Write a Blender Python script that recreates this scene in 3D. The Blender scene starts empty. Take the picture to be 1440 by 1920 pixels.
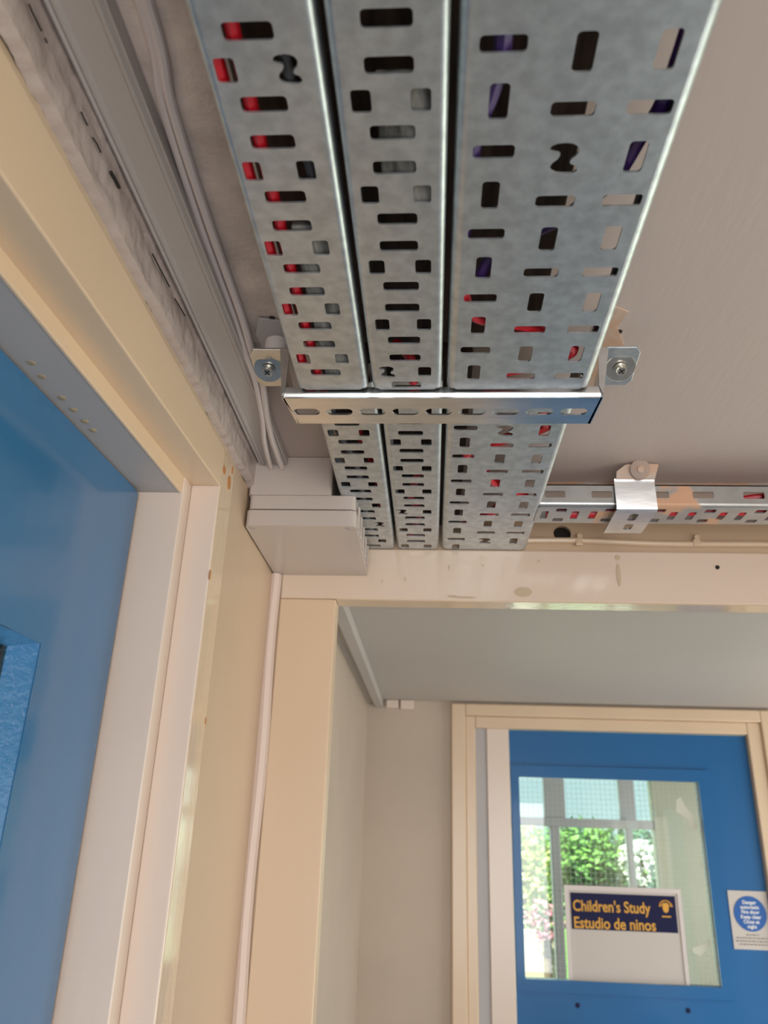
import bpy, bmesh, math, random
from mathutils import Vector, Matrix, noise
random.seed(7)
sc = bpy.context.scene
C = sc.collection
S = 0.43            # metres per layout unit
EYE = 1.70          # camera height above the floor
FZ = -EYE / S       # floor level in layout units (camera is the origin of the layout)
def P(p): return Vector((p[0]*S, p[1]*S, p[2]*S + EYE))

# ------------------------------------------------------------------ camera
cam_d = bpy.data.cameras.new('camera'); cam = bpy.data.objects.new('camera', cam_d); C.objects.link(cam)
vy = (808-720, -(1560-960)); vz = (840-720, -(-2620-960)); F = 1461.9986
def cdir(v): return Vector((v[0], v[1], -F)).normalized()
Yc = cdir(vy); Zc = cdir(vz); Zc = (Zc - Yc*Zc.dot(Yc)).normalized(); Xc = Yc.cross(Zc)
R3 = Matrix((Xc, Yc, Zc))
cam.matrix_world = Matrix.Translation((0, 0, EYE)) @ R3.to_4x4()
cam_d.sensor_fit = 'HORIZONTAL'; cam_d.sensor_width = 7.0; cam_d.lens = F/1440*7.0
cam_d.clip_start = 0.01; cam_d.clip_end = 200
cam_d.dof.use_dof = True; cam_d.dof.focus_distance = 0.88; cam_d.dof.aperture_fstop = 1.9
sc.camera = cam

# ------------------------------------------------------------------ world, sun, lights, exposure
sc.view_settings.view_transform = 'Standard'; sc.view_settings.look = 'None'
sc.view_settings.gamma = 1; sc.view_settings.use_curve_mapping = False
sc.view_settings.exposure = 1.0
w = bpy.data.worlds.new('sky'); sc.world = w; w.use_nodes = True
nt = w.node_tree; nt.nodes.clear()
o_ = nt.nodes.new('ShaderNodeOutputWorld'); b_ = nt.nodes.new('ShaderNodeBackground')
tc = nt.nodes.new('ShaderNodeTexCoord'); sp = nt.nodes.new('ShaderNodeSeparateXYZ'); cr = nt.nodes.new('ShaderNodeValToRGB')
nt.links.new(tc.outputs['Generated'], sp.inputs[0]); nt.links.new(sp.outputs['Z'], cr.inputs[0])
cr.color_ramp.elements[0].position = 0.0; cr.color_ramp.elements[0].color = (0.55, 0.72, 0.76, 1)
cr.color_ramp.elements[1].position = 0.5; cr.color_ramp.elements[1].color = (0.30, 0.50, 0.70, 1)
nt.links.new(cr.outputs[0], b_.inputs[0]); b_.inputs[1].default_value = 0.72
nt.links.new(b_.outputs[0], o_.inputs[0])
sun_d = bpy.data.lights.new('sun', 'SUN'); sun_d.energy = 9.0; sun_d.angle = 0.01; sun_d.color = (1, .95, .82)
sun = bpy.data.objects.new('sun', sun_d); C.objects.link(sun)
sun.rotation_euler = Vector((0.6, 0.55, -1.0)).to_track_quat('-Z', 'Y').to_euler()
def area(name, loc, tgt, sx, sy, power, col):
    d = bpy.data.lights.new(name, 'AREA'); d.shape = 'RECTANGLE'; d.size = sx*S; d.size_y = sy*S
    d.energy = power; d.color = col
    o = bpy.data.objects.new(name, d); C.objects.link(o); o.location = P(loc)
    o.rotation_euler = (P(tgt)-P(loc)).to_track_quat('-Z', 'Y').to_euler(); return o
area('window_light_right', (3.35, 0.2, -1.0), (0, 0.2, -1.0), 3.6, 2.6, 4.0, (1.0, .80, .58))
area('window_light_back', (0.9, -5.3, -1.0), (0.9, 0, -0.4), 3.4, 3.4, 26, (.93, .96, 1.0))
area('passage_fill', (4.5, 5.0, -1.4), (0, 5.0, -1.2), 3.4, 3.8, 11, (1.0, .96, .90))  # added fill to brighten the passage from an unseen side
area('window_light_study', (2.0, 11.2, -0.6), (2.0, 8.0, -1.0), 5.0, 2.6, 7, (0.95, 1.0, .95))
area('study_side_fill', (4.75, 8.8, -.6), (1.5, 10.4, -.3), 2.2, 2.6, 10, (1.0, 1.0, .95))  # added side fill brightening the study walls and window frame
area('left_room_fill', (-1.45, .2, .6), (-.9, 1.2, -.2), .5, .5, 3.0, (1, 1, .9))  # small fill added behind the left door to lift its pane

# ------------------------------------------------------------------ materials
def mat(name, col, rough=.5, metal=0, bump=0, bscale=20, stretch=(1, 1, 1), var=0, vscale=6, col2=None,
        spots=None, coat=0, spec=None, spot_scale=5, spot_at=.62):
    m = bpy.data.materials.new(name); m.use_nodes = True; n = m.node_tree.nodes; l = m.node_tree.links
    b = n['Principled BSDF']; b.inputs['Base Color'].default_value = (*col, 1)
    b.inputs['Roughness'].default_value = rough; b.inputs['Metallic'].default_value = metal
    if coat: b.inputs['Coat Weight'].default_value = coat; b.inputs['Coat Roughness'].default_value = .08
    if spec is not None: b.inputs['Specular IOR Level'].default_value = spec
    g = n.new('ShaderNodeNewGeometry')
    mp = n.new('ShaderNodeMapping'); l.new(g.outputs['Position'], mp.inputs[0]); mp.inputs['Scale'].default_value = stretch
    last = None
    if var:
        t = n.new('ShaderNodeTexNoise'); t.inputs['Scale'].default_value = vscale; t.inputs['Detail'].default_value = 5
        l.new(mp.outputs[0], t.inputs['Vector'])
        mx = n.new('ShaderNodeMix'); mx.data_type = 'RGBA'
        c2 = col2 or tuple(c*(1-var) for c in col)
        mx.inputs['A'].default_value = (*col, 1); mx.inputs['B'].default_value = (*c2, 1)
        rp = n.new('ShaderNodeValToRGB'); rp.color_ramp.elements[0].position = .35; rp.color_ramp.elements[1].position = .65
        l.new(t.outputs['Fac'], rp.inputs[0]); l.new(rp.outputs[0], mx.inputs['Factor'])
        last = mx.outputs['Result']
    if spots:
        t = n.new('ShaderNodeTexNoise'); t.inputs['Scale'].default_value = spot_scale; t.inputs['Detail'].default_value = 6
        l.new(g.outputs['Position'], t.inputs['Vector'])
        rp = n.new('ShaderNodeValToRGB'); rp.color_ramp.elements[0].position = spot_at; rp.color_ramp.elements[1].position = spot_at+.03
        l.new(t.outputs['Fac'], rp.inputs[0])
        mx = n.new('ShaderNodeMix'); mx.data_type = 'RGBA'
        if last: l.new(last, mx.inputs['A'])
        else: mx.inputs['A'].default_value = (*col, 1)
        mx.inputs['B'].default_value = (*spots, 1); l.new(rp.outputs[0], mx.inputs['Factor']); last = mx.outputs['Result']
        if metal:
            iv = n.new('ShaderNodeMath'); iv.operation = 'MULTIPLY_ADD'; iv.inputs[1].default_value = -metal; iv.inputs[2].default_value = metal
            l.new(rp.outputs[0], iv.inputs[0]); l.new(iv.outputs[0], b.inputs['Metallic'])
    if last: l.new(last, b.inputs['Base Color'])
    if bump:
        t = n.new('ShaderNodeTexNoise'); t.inputs['Scale'].default_value = bscale; t.inputs['Detail'].default_value = 4
        l.new(mp.outputs[0], t.inputs['Vector'])
        bp = n.new('ShaderNodeBump'); bp.inputs['Strength'].default_value = bump; bp.inputs['Distance'].default_value = .002
        l.new(t.outputs['Fac'], bp.inputs['Height']); l.new(bp.outputs[0], b.inputs['Normal'])
    return m
M = {}
M['ceiling'] = mat('brushed pink white ceiling paint', (.54, .45, .405), .55, bump=.22, bscale=40, stretch=(2.2, .4, 1), var=.06, vscale=2)
M['ceiling_smooth'] = mat('pale grey ceiling paint', (.50, .455, .41), .6, var=.08, vscale=1)
M['rough_plaster'] = mat('rough dusty plaster', (.74, .62, .54), .85, bump=1.0, bscale=70, var=.35, vscale=12)
M['cream'] = mat('cream gloss paint', (.72, .54, .37), .28, bump=.12, bscale=40, stretch=(1, 1, .3), var=.05, vscale=3)
M['cream_wall'] = mat('cream gloss wall paint', (.58, .425, .29), .33, bump=.25, bscale=22, var=.06, vscale=2)
M['cream_gloss'] = mat('wet look cream gloss paint', (.66, .50, .34), .08, bump=.3, bscale=120, stretch=(1, 1, .25), coat=.4)
M['pink_white'] = mat('pinkish white gloss paint', (.76, .625, .525), .25, bump=.18, bscale=45, stretch=(1, 1, .4), var=.05, vscale=3)
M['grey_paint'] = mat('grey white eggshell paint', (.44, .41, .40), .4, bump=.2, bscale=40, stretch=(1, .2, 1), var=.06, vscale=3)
M['lumpy'] = mat('thick lumpy pinkish gloss paint', (.52, .43, .39), .16, bump=1.0, bscale=75, var=.12, vscale=9)
M['header'] = mat('stained cream header paint', (.72, .57, .44), .16, bump=.12, bscale=30, stretch=(.4, 1, 1), var=.12, vscale=2.2,
                  col2=(.74, .60, .50), spots=(.42, .30, .17), spot_scale=7, spot_at=.70)
M['passage'] = mat('cream passage wall paint', (.54, .44, .345), .5, bump=.2, bscale=12, var=.1, vscale=2.5)
M['caulk'] = mat('pinkish sealant', (.78, .64, .56), .3, bump=.8, bscale=15, stretch=(1, 1, .25))
M['dark'] = mat('dark gap', (.02, .016, .012), .9)
M['blue'] = mat('dark blue gloss paint', (.028, .16, .35), .2, bump=.2, bscale=30, var=.1, vscale=3, coat=.5)
M['blue_lit'] = mat('blue gloss paint', (.035, .21, .46), .16, bump=1.0, bscale=160, var=.1, vscale=3, coat=.6)  # brighter copy of the door blue, light on the bead put into colour
M['blue_far'] = mat('mid blue gloss paint', (.012, .125, .33), .35, bump=.1, bscale=20, var=.12, vscale=2, coat=.15, spec=.3)
M['steel'] = mat('galvanised steel', (.62, .66, .67), .44, .95, bump=.08, bscale=160, var=.20, vscale=90)
M['steel_bright'] = mat('new galvanised steel', (.78, .79, .78), .26, 1, bump=.15, bscale=60, stretch=(.3, 1, 1), var=.18, vscale=40)
M['zinc'] = mat('zinc plated washer', (.70, .68, .62), .3, 1, var=.15, vscale=60)
M['steel_paint'] = mat('galvanised steel with peach plaster splashes', (.52, .53, .52), .36, .9, var=.12, vscale=45, spots=(.62, .36, .22), spot_scale=9, spot_at=.60)
M['peach'] = mat('peach filler plaster', (.60, .34, .20), .85, bump=1, bscale=60, var=.3, vscale=20, col2=(.55, .45, .38))
M['pvc'] = mat('light grey plastic', (.52, .48, .45), .34, var=.03, vscale=3)
M['pvc_white'] = mat('white plastic', (.68, .60, .57), .35, var=.04, vscale=8)
M['trunk'] = mat('off white plastic trunking', (.47, .43, .40), .38, var=.03, vscale=4)
M['box'] = mat('pale grey enclosure plastic', (.55, .475, .425), .22, bump=.03, bscale=80)
M['red'] = mat('red cable sheath', (.55, .008, .02), .4)
M['purple'] = mat('purple cable sheath', (.045, .015, .12), .4)
M['black'] = mat('black cable sheath', (.02, .018, .02), .5)
M['timber'] = mat('old brown timber', (.10, .06, .04), .8, bump=.6, bscale=20, stretch=(6, .6, 1), var=.6, vscale=14, col2=(.035, .022, .018))
M['timber_grey'] = mat('grey sawn timber', (.30, .29, .26), .8, bump=.6, bscale=30, stretch=(8, 2, 1), var=.6, vscale=10, col2=(.05, .05, .045))
M['dull'] = mat('plaster smeared washer', (.36, .31, .28), .7, bump=.4, bscale=80, var=.3, vscale=30, col2=(.50, .30, .19))
M['brass'] = mat('worn brass', (.62, .45, .26), .4, .6)
M['floor'] = mat('blue grey floor', (.26, .29, .33), .5, var=.2, vscale=2)  # floor out of view, blue grey picked to cool its bounce and reflections
M['navy'] = mat('navy print', (.006, .007, .05), .5, spec=.2)
M['yellow'] = mat('golden yellow print', (.72, .36, .04), .5)
M['paper'] = mat('white paper', (.56, .50, .45), .5)
M['blue_print'] = mat('sign blue print', (.0, .09, .36), .4)
M['white_print'] = mat('white print', (.8, .8, .8), .5)
M['black_print'] = mat('grey print', (.18, .14, .12), .6)
M['upvc'] = mat('grey window frame', (.46, .44, .47), .5)
M['study'] = mat('stone coloured room paint', (.50, .48, .38), .7, var=.05, vscale=2)
M['wire'] = mat('glass wire', (.55, .57, .50), .4, .3)
M['smear'] = mat('dried tape residue', (.62, .62, .52), .7)
M['stone'] = mat('pale paving stone', (.66, .58, .42), .8, bump=.5, bscale=8, var=.3, vscale=4)
M['grass'] = mat('grass', (.16, .32, .05), .9, var=.3, vscale=5)
M['leaf'] = mat('sunlit green leaves', (.17, .36, .06), .6, var=.5, vscale=3, col2=(.08, .20, .07))
M['leaf_yellow'] = mat('yellow green leaves', (.50, .58, .12), .6, var=.4, vscale=3, col2=(.62, .62, .34))
M['leaf_dark'] = mat('blue green leaves', (.08, .22, .12), .6, var=.4, vscale=3)
M['bark'] = mat('bark', (.16, .11, .07), .9)
M['petal'] = mat('pink petals', (.62, .22, .30), .6)
M['petal_white'] = mat('white petals', (.85, .85, .82), .6)
def glass(name, tint, refl=1.0):
    m = bpy.data.materials.new(name); m.use_nodes = True; n = m.node_tree.nodes; l = m.node_tree.links; n.clear()
    o = n.new('ShaderNodeOutputMaterial'); mx = n.new('ShaderNodeMixShader'); t = n.new('ShaderNodeBsdfTransparent'); g = n.new('ShaderNodeBsdfGlossy')
    f = n.new('ShaderNodeFresnel'); f.inputs[0].default_value = 1.45; t.inputs[0].default_value = (*tint, 1); g.inputs['Roughness'].default_value = .02
    g.inputs['Color'].default_value = (refl, refl, refl, 1)
    l.new(f.outputs[0], mx.inputs[0]); l.new(t.outputs[0], mx.inputs[1]); l.new(g.outputs[0], mx.inputs[2]); l.new(mx.outputs[0], o.inputs[0]); return m
M['glass'] = glass('clear glass', (.93, .97, .95)); M['glass_grey'] = glass('greyed glass', (.62, .66, .58))

# ------------------------------------------------------------------ mesh helpers (layout units)
class G:
    def __init__(s): s.v = []; s.f = []
    def add(s, vs, fs):
        k = len(s.v); s.v += [tuple(v) for v in vs]; s.f += [tuple(i+k for i in f) for f in fs]; return s
    def box(s, x0, x1, y0, y1, z0, z1):
        return s.add([(x0,y0,z0),(x1,y0,z0),(x1,y1,z0),(x0,y1,z0),(x0,y0,z1),(x1,y0,z1),(x1,y1,z1),(x0,y1,z1)],
              [(3,2,1,0),(4,5,6,7),(0,1,5,4),(1,2,6,5),(2,3,7,6),(3,0,4,7)])
    def loft(s, A, B):      # two matching closed outlines, capped
        n = len(A); vs = list(A)+list(B)
        return s.add(vs, [tuple(range(n))[::-1], tuple(range(n, 2*n))] + [(i, (i+1) % n, (i+1) % n+n, i+n) for i in range(n)])
    def xz(s, prof, y0, y1, dz=0):    # outline in x,z extruded along y; dz = rise at the far end
        return s.loft([(x, y0, z) for x, z in prof], [(x, y1, z+dz) for x, z in prof])
    def sheet(s, prof, t, f0, f1):      # open polyline with thickness t, mapped by f0/f1 to its two ends
        n = len(prof); out = []
        for i in range(n):
            a = Vector(prof[max(i-1, 0)]); b = Vector(prof[min(i+1, n-1)]); d = (b-a).normalized(); nn = Vector((-d.y, d.x))
            out.append(Vector(prof[i])+nn*t)
        pl = [tuple(p) for p in prof]+[tuple(p) for p in out[::-1]]
        return s.loft([f0(*p) for p in pl], [f1(*p) for p in pl])
    def tube(s, pts, r, n=10, closed=False):
        pts = [Vector(p) for p in pts]; rings = []; up = Vector((0, 0, 1))
        for i, p in enumerate(pts):
            d = (pts[min(i+1, len(pts)-1)]-pts[max(i-1, 0)]).normalized()
            a = d.cross(up if abs(d.z) < .9 else Vector((1, 0, 0))).normalized(); b = a.cross(d)
            rings.append([p+a*r*math.cos(2*math.pi*k/n)+b*r*math.sin(2*math.pi*k/n) for k in range(n)])
        vs = [v for r_ in rings for v in r_]; fs = []
        for i in range(len(pts)-1):
            for k in range(n): fs.append((i*n+k, i*n+(k+1) % n, (i+1)*n+(k+1) % n, (i+1)*n+k))
        fs += [tuple(range(n))[::-1], tuple((len(pts)-1)*n+k for k in range(n))]
        return s.add(vs, fs)
    def lathe(s, prof, c, ax, n=40):     # prof: (radius, height) along axis ax from c
        ax = Vector(ax).normalized(); a = ax.orthogonal().normalized(); b = ax.cross(a); c = Vector(c); m = len(prof)
        vs = [c+ax*h+(a*math.cos(2*math.pi*k/n)+b*math.sin(2*math.pi*k/n))*r for r, h in prof for k in range(n)]
        fs = [(i*n+k, i*n+(k+1) % n, (i+1)*n+(k+1) % n, (i+1)*n+k) for i in range(m-1) for k in range(n)]
        fs += [tuple(range(n))[::-1], tuple((m-1)*n+k for k in range(n))]
        return s.add(vs, fs)
def spline(pts, n=8):
    pts = [Vector(p) for p in pts]; out = []
    q = [pts[0]*2-pts[1]]+pts+[pts[-1]*2-pts[-2]]
    for i in range(1, len(q)-2):
        for k in range(n):
            t = k/n; a, b, c, d = q[i-1], q[i], q[i+1], q[i+2]
            out.append(.5*((2*b)+(c-a)*t+(2*a-5*b+4*c-d)*t*t+(3*b-a-3*c+d)*t**3))
    return out+[pts[-1]]
def build(name, g, m, parent=None, bevel=0, smooth=False, origin=None, seg=2):
    me = bpy.data.meshes.new(name)
    vs = [P(v) for v in g.v]
    if parent is not None: org = parent.matrix_world.translation if parent.type == 'EMPTY' else Vector(parent['_o'])
    elif origin is not None: org = P(origin)
    else:
        org = Vector(((min(v.x for v in vs)+max(v.x for v in vs))/2, (min(v.y for v in vs)+max(v.y for v in vs))/2, min(v.z for v in vs)))
    me.from_pydata([tuple(v-org) for v in vs], [], g.f); me.update()
    bm = bmesh.new(); bm.from_mesh(me); bmesh.ops.recalc_face_normals(bm, faces=bm.faces); bm.to_mesh(me); bm.free()
    me.materials.append(m); o = bpy.data.objects.new(name, me); C.objects.link(o)
    if parent is not None: o.parent = parent
    else: o.location = org
    o['_o'] = tuple(org)
    if smooth:
        me.polygons.foreach_set('use_smooth', [True]*len(me.polygons)); me.set_sharp_from_angle(angle=math.radians(35))
    if bevel:
        b = o.modifiers.new('bevel', 'BEVEL'); b.width = bevel*S; b.segments = seg; b.limit_method = 'ANGLE'; b.angle_limit = math.radians(35)
    return o
def tag(o, label=None, cat=None, group=None, kind=None):
    if label: o['label'] = label
    if cat: o['category'] = cat
    if group: o['group'] = group
    if kind: o['kind'] = kind
    return o
def thing(name, loc, label, cat, group=None, kind=None):
    o = bpy.data.objects.new(name, None); C.objects.link(o); o.location = P(loc); o.empty_display_size = .02
    o.matrix_world = Matrix.Translation(P(loc)); o['_o'] = tuple(P(loc))
    return tag(o, label, cat, group, kind)
def rrect(cx, cy, w_, h_, r, n=4):
    r = min(r, w_/2-1e-5, h_/2-1e-5); out = []
    for sx, sy, a0 in ((1, 1, 0), (-1, 1, 90), (-1, -1, 180), (1, -1, 270)):
        for k in range(n+1):
            a = math.radians(a0+90*k/n); out.append((cx+sx*(w_/2-r)+r*math.cos(a), cy+sy*(h_/2-r)+r*math.sin(a)))
    return out
def plate(outline, holes, t, f, g=None):    # f(a,b,c) -> layout point, c in 0..t
    cu = bpy.data.curves.new('tmp', 'CURVE'); cu.dimensions = '2D'; cu.fill_mode = 'BOTH'; cu.extrude = t/2*10
    for lp in [outline]+holes:
        sp_ = cu.splines.new('POLY'); sp_.points.add(len(lp)-1); sp_.use_cyclic_u = True
        for i, (a, b) in enumerate(lp): sp_.points[i].co = (a*10, b*10, 0, 1)
    ob = bpy.data.objects.new('tmp', cu); C.objects.link(ob)
    dg = bpy.context.evaluated_depsgraph_get(); me = bpy.data.meshes.new_from_object(ob.evaluated_get(dg))
    g = g or G(); g.add([f(v.co.x/10, v.co.y/10, v.co.z/10+t/2) for v in me.vertices], [tuple(p.vertices) for p in me.polygons])
    bpy.data.objects.remove(ob); bpy.data.curves.remove(cu); bpy.data.meshes.remove(me); return g
def text(name, body, size, x, z, y, m, parent, bold=.0, align='LEFT', ex=.002, fit=0):
    cu = bpy.data.curves.new('tmp', 'FONT'); cu.body = body; cu.size = size*10; cu.offset = bold*10; cu.align_x = align; cu.extrude = ex*10; cu.resolution_u = 4
    ob = bpy.data.objects.new('tmp', cu); C.objects.link(ob)
    dg = bpy.context.evaluated_depsgraph_get(); me = bpy.data.meshes.new_from_object(ob.evaluated_get(dg))
    sx = fit/(max(v.co.x for v in me.vertices)/10) if fit else 1
    g = G(); g.add([(x+v.co.x/10*sx, y-v.co.z/10, z+v.co.y/10) for v in me.vertices], [tuple(p.vertices) for p in me.polygons])
    bpy.data.objects.remove(ob); bpy.data.curves.remove(cu); bpy.data.meshes.remove(me)
    return build(name, g, m, parent)
def ray(px, py):
    c = Vector((px-720, -(py-960), -F)); return R3 @ c
def onz(px, py, h): r = ray(px, py); return r*(h/r.z)
def onx(px, py, h): r = ray(px, py); return r*(h/r.x)
def ony(px, py, h): r = ray(px, py); return r*(h/r.y)

# ------------------------------------------------------------------ the setting
HC = 1.188; W = 2.947; XL = -.636; D = 7.0; ZF = 1.045; C2 = 1.066; BK = -5.6; XR = 3.5
def struct(name, g, m, label, cat, **k): return tag(build(name, g, m, **k), label, cat, kind='structure')
struct('floor', G().box(-2, 6, BK-.1, 12.2, FZ-.2, FZ), M['floor'], 'plain blue grey floor of the corridor and rooms', 'floor')
struct('ceiling', G().box(XL-.4, XR+.2, BK, W+.1, HC, HC+.15), M['ceiling'], 'pinkish white brush painted corridor ceiling above the cable trays', 'ceiling')
struct('ceiling', G().box(-.7, 5, W+.1, D+.1, C2, C2+.15), M['ceiling_smooth'], 'smooth grey ceiling of the passage beyond the opening', 'ceiling')
struct('ceiling', G().box(-1.2, 5, D+.1, 11.3, 2.0, 2.2), M['ceiling_smooth'], 'ceiling of the study behind the far blue door', 'ceiling')
# left wall (three pieces around the door recess)
g = G(); g.box(XL-.25, XL, 2.15, W+.12, FZ, HC)
g.box(XL-.25, XL, BK, 2.15, 1.02, HC); g.box(XL-.25, XL, BK, -.45, FZ, 1.02)
struct('wall_left', g, M['cream_wall'], 'cream gloss painted left wall beside the blue door', 'wall')
struct('wall_back', G().box(XL-.4, XR+.2, BK-.1, BK, FZ, HC), M['cream_wall'], 'cream corridor wall behind the viewer', 'wall')
g = G(); g.box(XR, XR+.15, BK, -1.8, FZ, HC); g.box(XR, XR+.15, 2.2, W+.1, FZ, HC); g.box(XR, XR+.15, -1.8, 2.2, .5, HC); g.box(XR, XR+.15, -1.8, 2.2, FZ, -2.6)
struct('wall_right', g, M['cream_wall'], 'cream corridor wall on the right with a window opening', 'wall')
g = G()
for yy in (-1.8, -.5, .8, 2.12): g.box(XR+.02, XR+.1, yy, yy+.08, -2.6, .5)
g.box(XR+.02, XR+.1, -1.8, 2.2, .42, .5); g.box(XR+.02, XR+.1, -1.8, 2.2, -2.6, -2.52)
struct('window_2', g, M['upvc'], 'corridor window frame in the right wall', 'window')
# wall above the opening, with the old cable hole
hole = [(.516+.035*math.cos(a*math.pi/10), 1.124+.033*math.sin(a*math.pi/10)) for a in range(20)]
g = plate([(XL, 1.03), (XR, 1.03), (XR, HC), (XL, HC)], [hole], .02, lambda a, b, c: (a, W+.012+c, b))
g.box(XL-.1, -.42, W+.012, W+.10, FZ, 1.03)
struct('wall_far', g, M['cream_wall'], 'cream wall strip above the opening with a round dark cable hole', 'wall')
struct('wall_far', G().box(.3, .8, W+.040, W+.09, 1.05, HC), M['dark'], 'dark panel standing in for the shade behind the cable hole', 'wall')  # near black backing, the darkness of the void put into its colour
# opening frame: jamb and header
t = thing('trim_1', (-.5, W, FZ), 'cream painted timber frame around the opening to the passage', 'frame', kind='structure')
g = G().box(-.60, -.379, W, W+.10, FZ, .835)
build('jamb', g, M['cream'], t, bevel=.006)
build('underside', G().box(-.378, 3.4, W+.002, W+.099, .833, .840), M['cream_gloss'], t)
g = G().box(-.60, 3.4, W, W+.10, .836, 1.046)
build('header', g, M['header'], t, bevel=.006)
g = G()
pts = [(XL+.012+.004*math.sin(z*7), W-.004, z) for z in [FZ+(.93-FZ)*i/60 for i in range(61)]]
g.tube(pts, .024, 8); build('sealant_bead', g, M['caulk'], t, smooth=True)
g = G(); y_ = W-.001
for (a, b, c, d) in ((1158, 1045, 5, 5), (1160, 1078, 4, 22), (981, 1110, 16, 9), (872, 1120, 20, 2), (848, 1118, 9, 2), (760, 1086, 1.5, 4), (842, 1064, 1.5, 5), (716, 1090, 2, 2), (905, 1060, 2, 1.5), (1010, 1052, 2, 2)):
    c3 = ony(a, b, y_); r1 = c*.0021; r2 = d*.0021
    n_ = 16; g.add([(c3.x+r1*(1+.35*noise.noise(Vector((k, a, 0))))*math.cos(2*math.pi*k/n_), y_-.001*kk, c3.z+r2*(1+.35*noise.noise(Vector((a, k, 0))))*math.sin(2*math.pi*k/n_)) for kk in (0, 1) for k in range(n_)],
          [tuple(range(n_)), tuple(range(n_, 2*n_))]+[(k, (k+1) % n_, (k+1) % n_+n_, k+n_) for k in range(n_)])
stain = mat('brown stain', (.56, .43, .29), .5); build('stain', g, stain, t)
g = G(); c3 = ony(1345, 1064, W); g.lathe([(.0, 0), (.008, .0), (.008, .004)], (c3.x, W, c3.z), (0, -1, 0), 14)
build('nail_hole', g, M['dark'], t)
# passage walls
g = G().box(-.75, -.565, W+.10, D+.1, FZ, C2); struct('wall_left', g, M['passage'], 'cream wall on the left of the passage beyond the opening', 'wall')
g = G().box(4.6, 4.7, W+.10, 3.25, FZ, C2).box(4.6, 4.7, 6.75, D+.1, FZ, C2).box(4.6, 4.7, 3.25, 6.75, .55, C2).box(4.6, 4.7, 3.25, 6.75, FZ, -3.35)
struct('wall_right', g, M['passage'], 'cream wall on the right of the passage with an opening added for the fill light', 'wall')
g = G().box(XR, 4.7, W, W+.1, FZ, HC)
struct('wall_far', g, M['passage'], 'short cream wall return on the right of the opening', 'wall')
g = G().box(-.7, .23, D, D+.12, FZ, C2).box(2.80, 4.7, D, D+.12, FZ, C2).box(.23, 2.80, D, D+.12, 1.0, C2)
struct('wall_far', g, M['passage'], 'pale wall around the far blue door', 'wall')
# far door frame
t = thing('trim_3', (1.6, D, FZ), 'cream painted frame around the far blue door', 'frame', kind='structure')
build('architrave', G().box(.17, .29, D-.06, D+.05, FZ, 1.045).box(2.78, 2.90, D-.06, D+.05, FZ, 1.045).box(.29, 2.78, D-.06, D+.05, .945, 1.045), M['cream'], t, bevel=.01)
build('architrave', G().box(.29, .375, D-.03, D+.05, FZ, .945).box(2.665, 2.78, D-.03, D+.05, FZ, .945).box(.375, 2.665, D-.03, D+.05, .845, .945), M['cream'], t, bevel=.01)
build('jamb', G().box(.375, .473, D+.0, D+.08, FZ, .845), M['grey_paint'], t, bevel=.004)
build('jamb', G().box(.473, .662, D-.012, D+.08, FZ, .845), M['pink_white'], t, bevel=.004)
# far door
t = thing('door_2', (1.66, D, FZ), 'blue far door with a wired glass panel and a poster', 'door', kind='structure')
f = lambda a, b, c: (a, D+.02+c, b)
g = plate([(.668, FZ+.02), (2.658, FZ+.02), (2.658, .838), (.668, .838)], [[(.735, -1.03), (2.226, -1.03), (2.226, .457), (.735, .457)]], .09, f)
build('leaf', g, M['blue_far'], t)
g = plate([(.672, -1.11), (2.32, -1.11), (2.32, .55), (.672, .55)], [[(.738, -1.028), (2.222, -1.028), (2.222, .454), (.738, .454)]], .022, lambda a, b, c: (a, D-.002+c, b))
build('glazing_bead', g, M['blue_far'], t, bevel=.006)
pane = build('glass_pane', G().box(.735, 2.226, D+.05, D+.062, -1.03, .457), M['glass'], t)
g = G()
for i in range(1, 37): x = .735+i*1.491/37; g.box(x-.0010, x+.0010, D+.055, D+.0576, -1.03, .457)
for i in range(1, 37): z = -1.03+i*1.487/37; g.box(.735, 2.226, D+.0545, D+.0571, z-.0010, z+.0010)
build('wire_mesh', g, M['wire'], pane)
g = G()
for pl in ([(1268, 1500), (1276, 1494), (1284, 1510), (1300, 1530), (1306, 1556), (1296, 1556), (1290, 1536), (1268, 1522)],
           [(1297, 1777), (1316, 1772), (1332, 1762), (1328, 1778), (1312, 1792), (1300, 1786)]):
    q = [ony(a, b, D+.048) for a, b in pl]; g.loft([(p.x, p.y, p.z) for p in q], [(p.x, p.y-.002, p.z) for p in q])
for i in range(60):
    z = -1.03+i*1.487/60; z2 = z+1.487/60; w1 = .006+.012*abs(noise.noise(Vector((i*.9, 3, 0))))
    g.box(2.226-w1, 2.226, D+.046, D+.05, z, z2)
build('tape_residue', g, M['smear'], pane)
for xx in (1.13, 1.957):
    build('screw', G().lathe([(.018, 0), (.016, .006), (.004, .007)], (xx, D+.02, -1.192), (0, -1, 0), 16), M['navy'], t, smooth=True)

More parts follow.
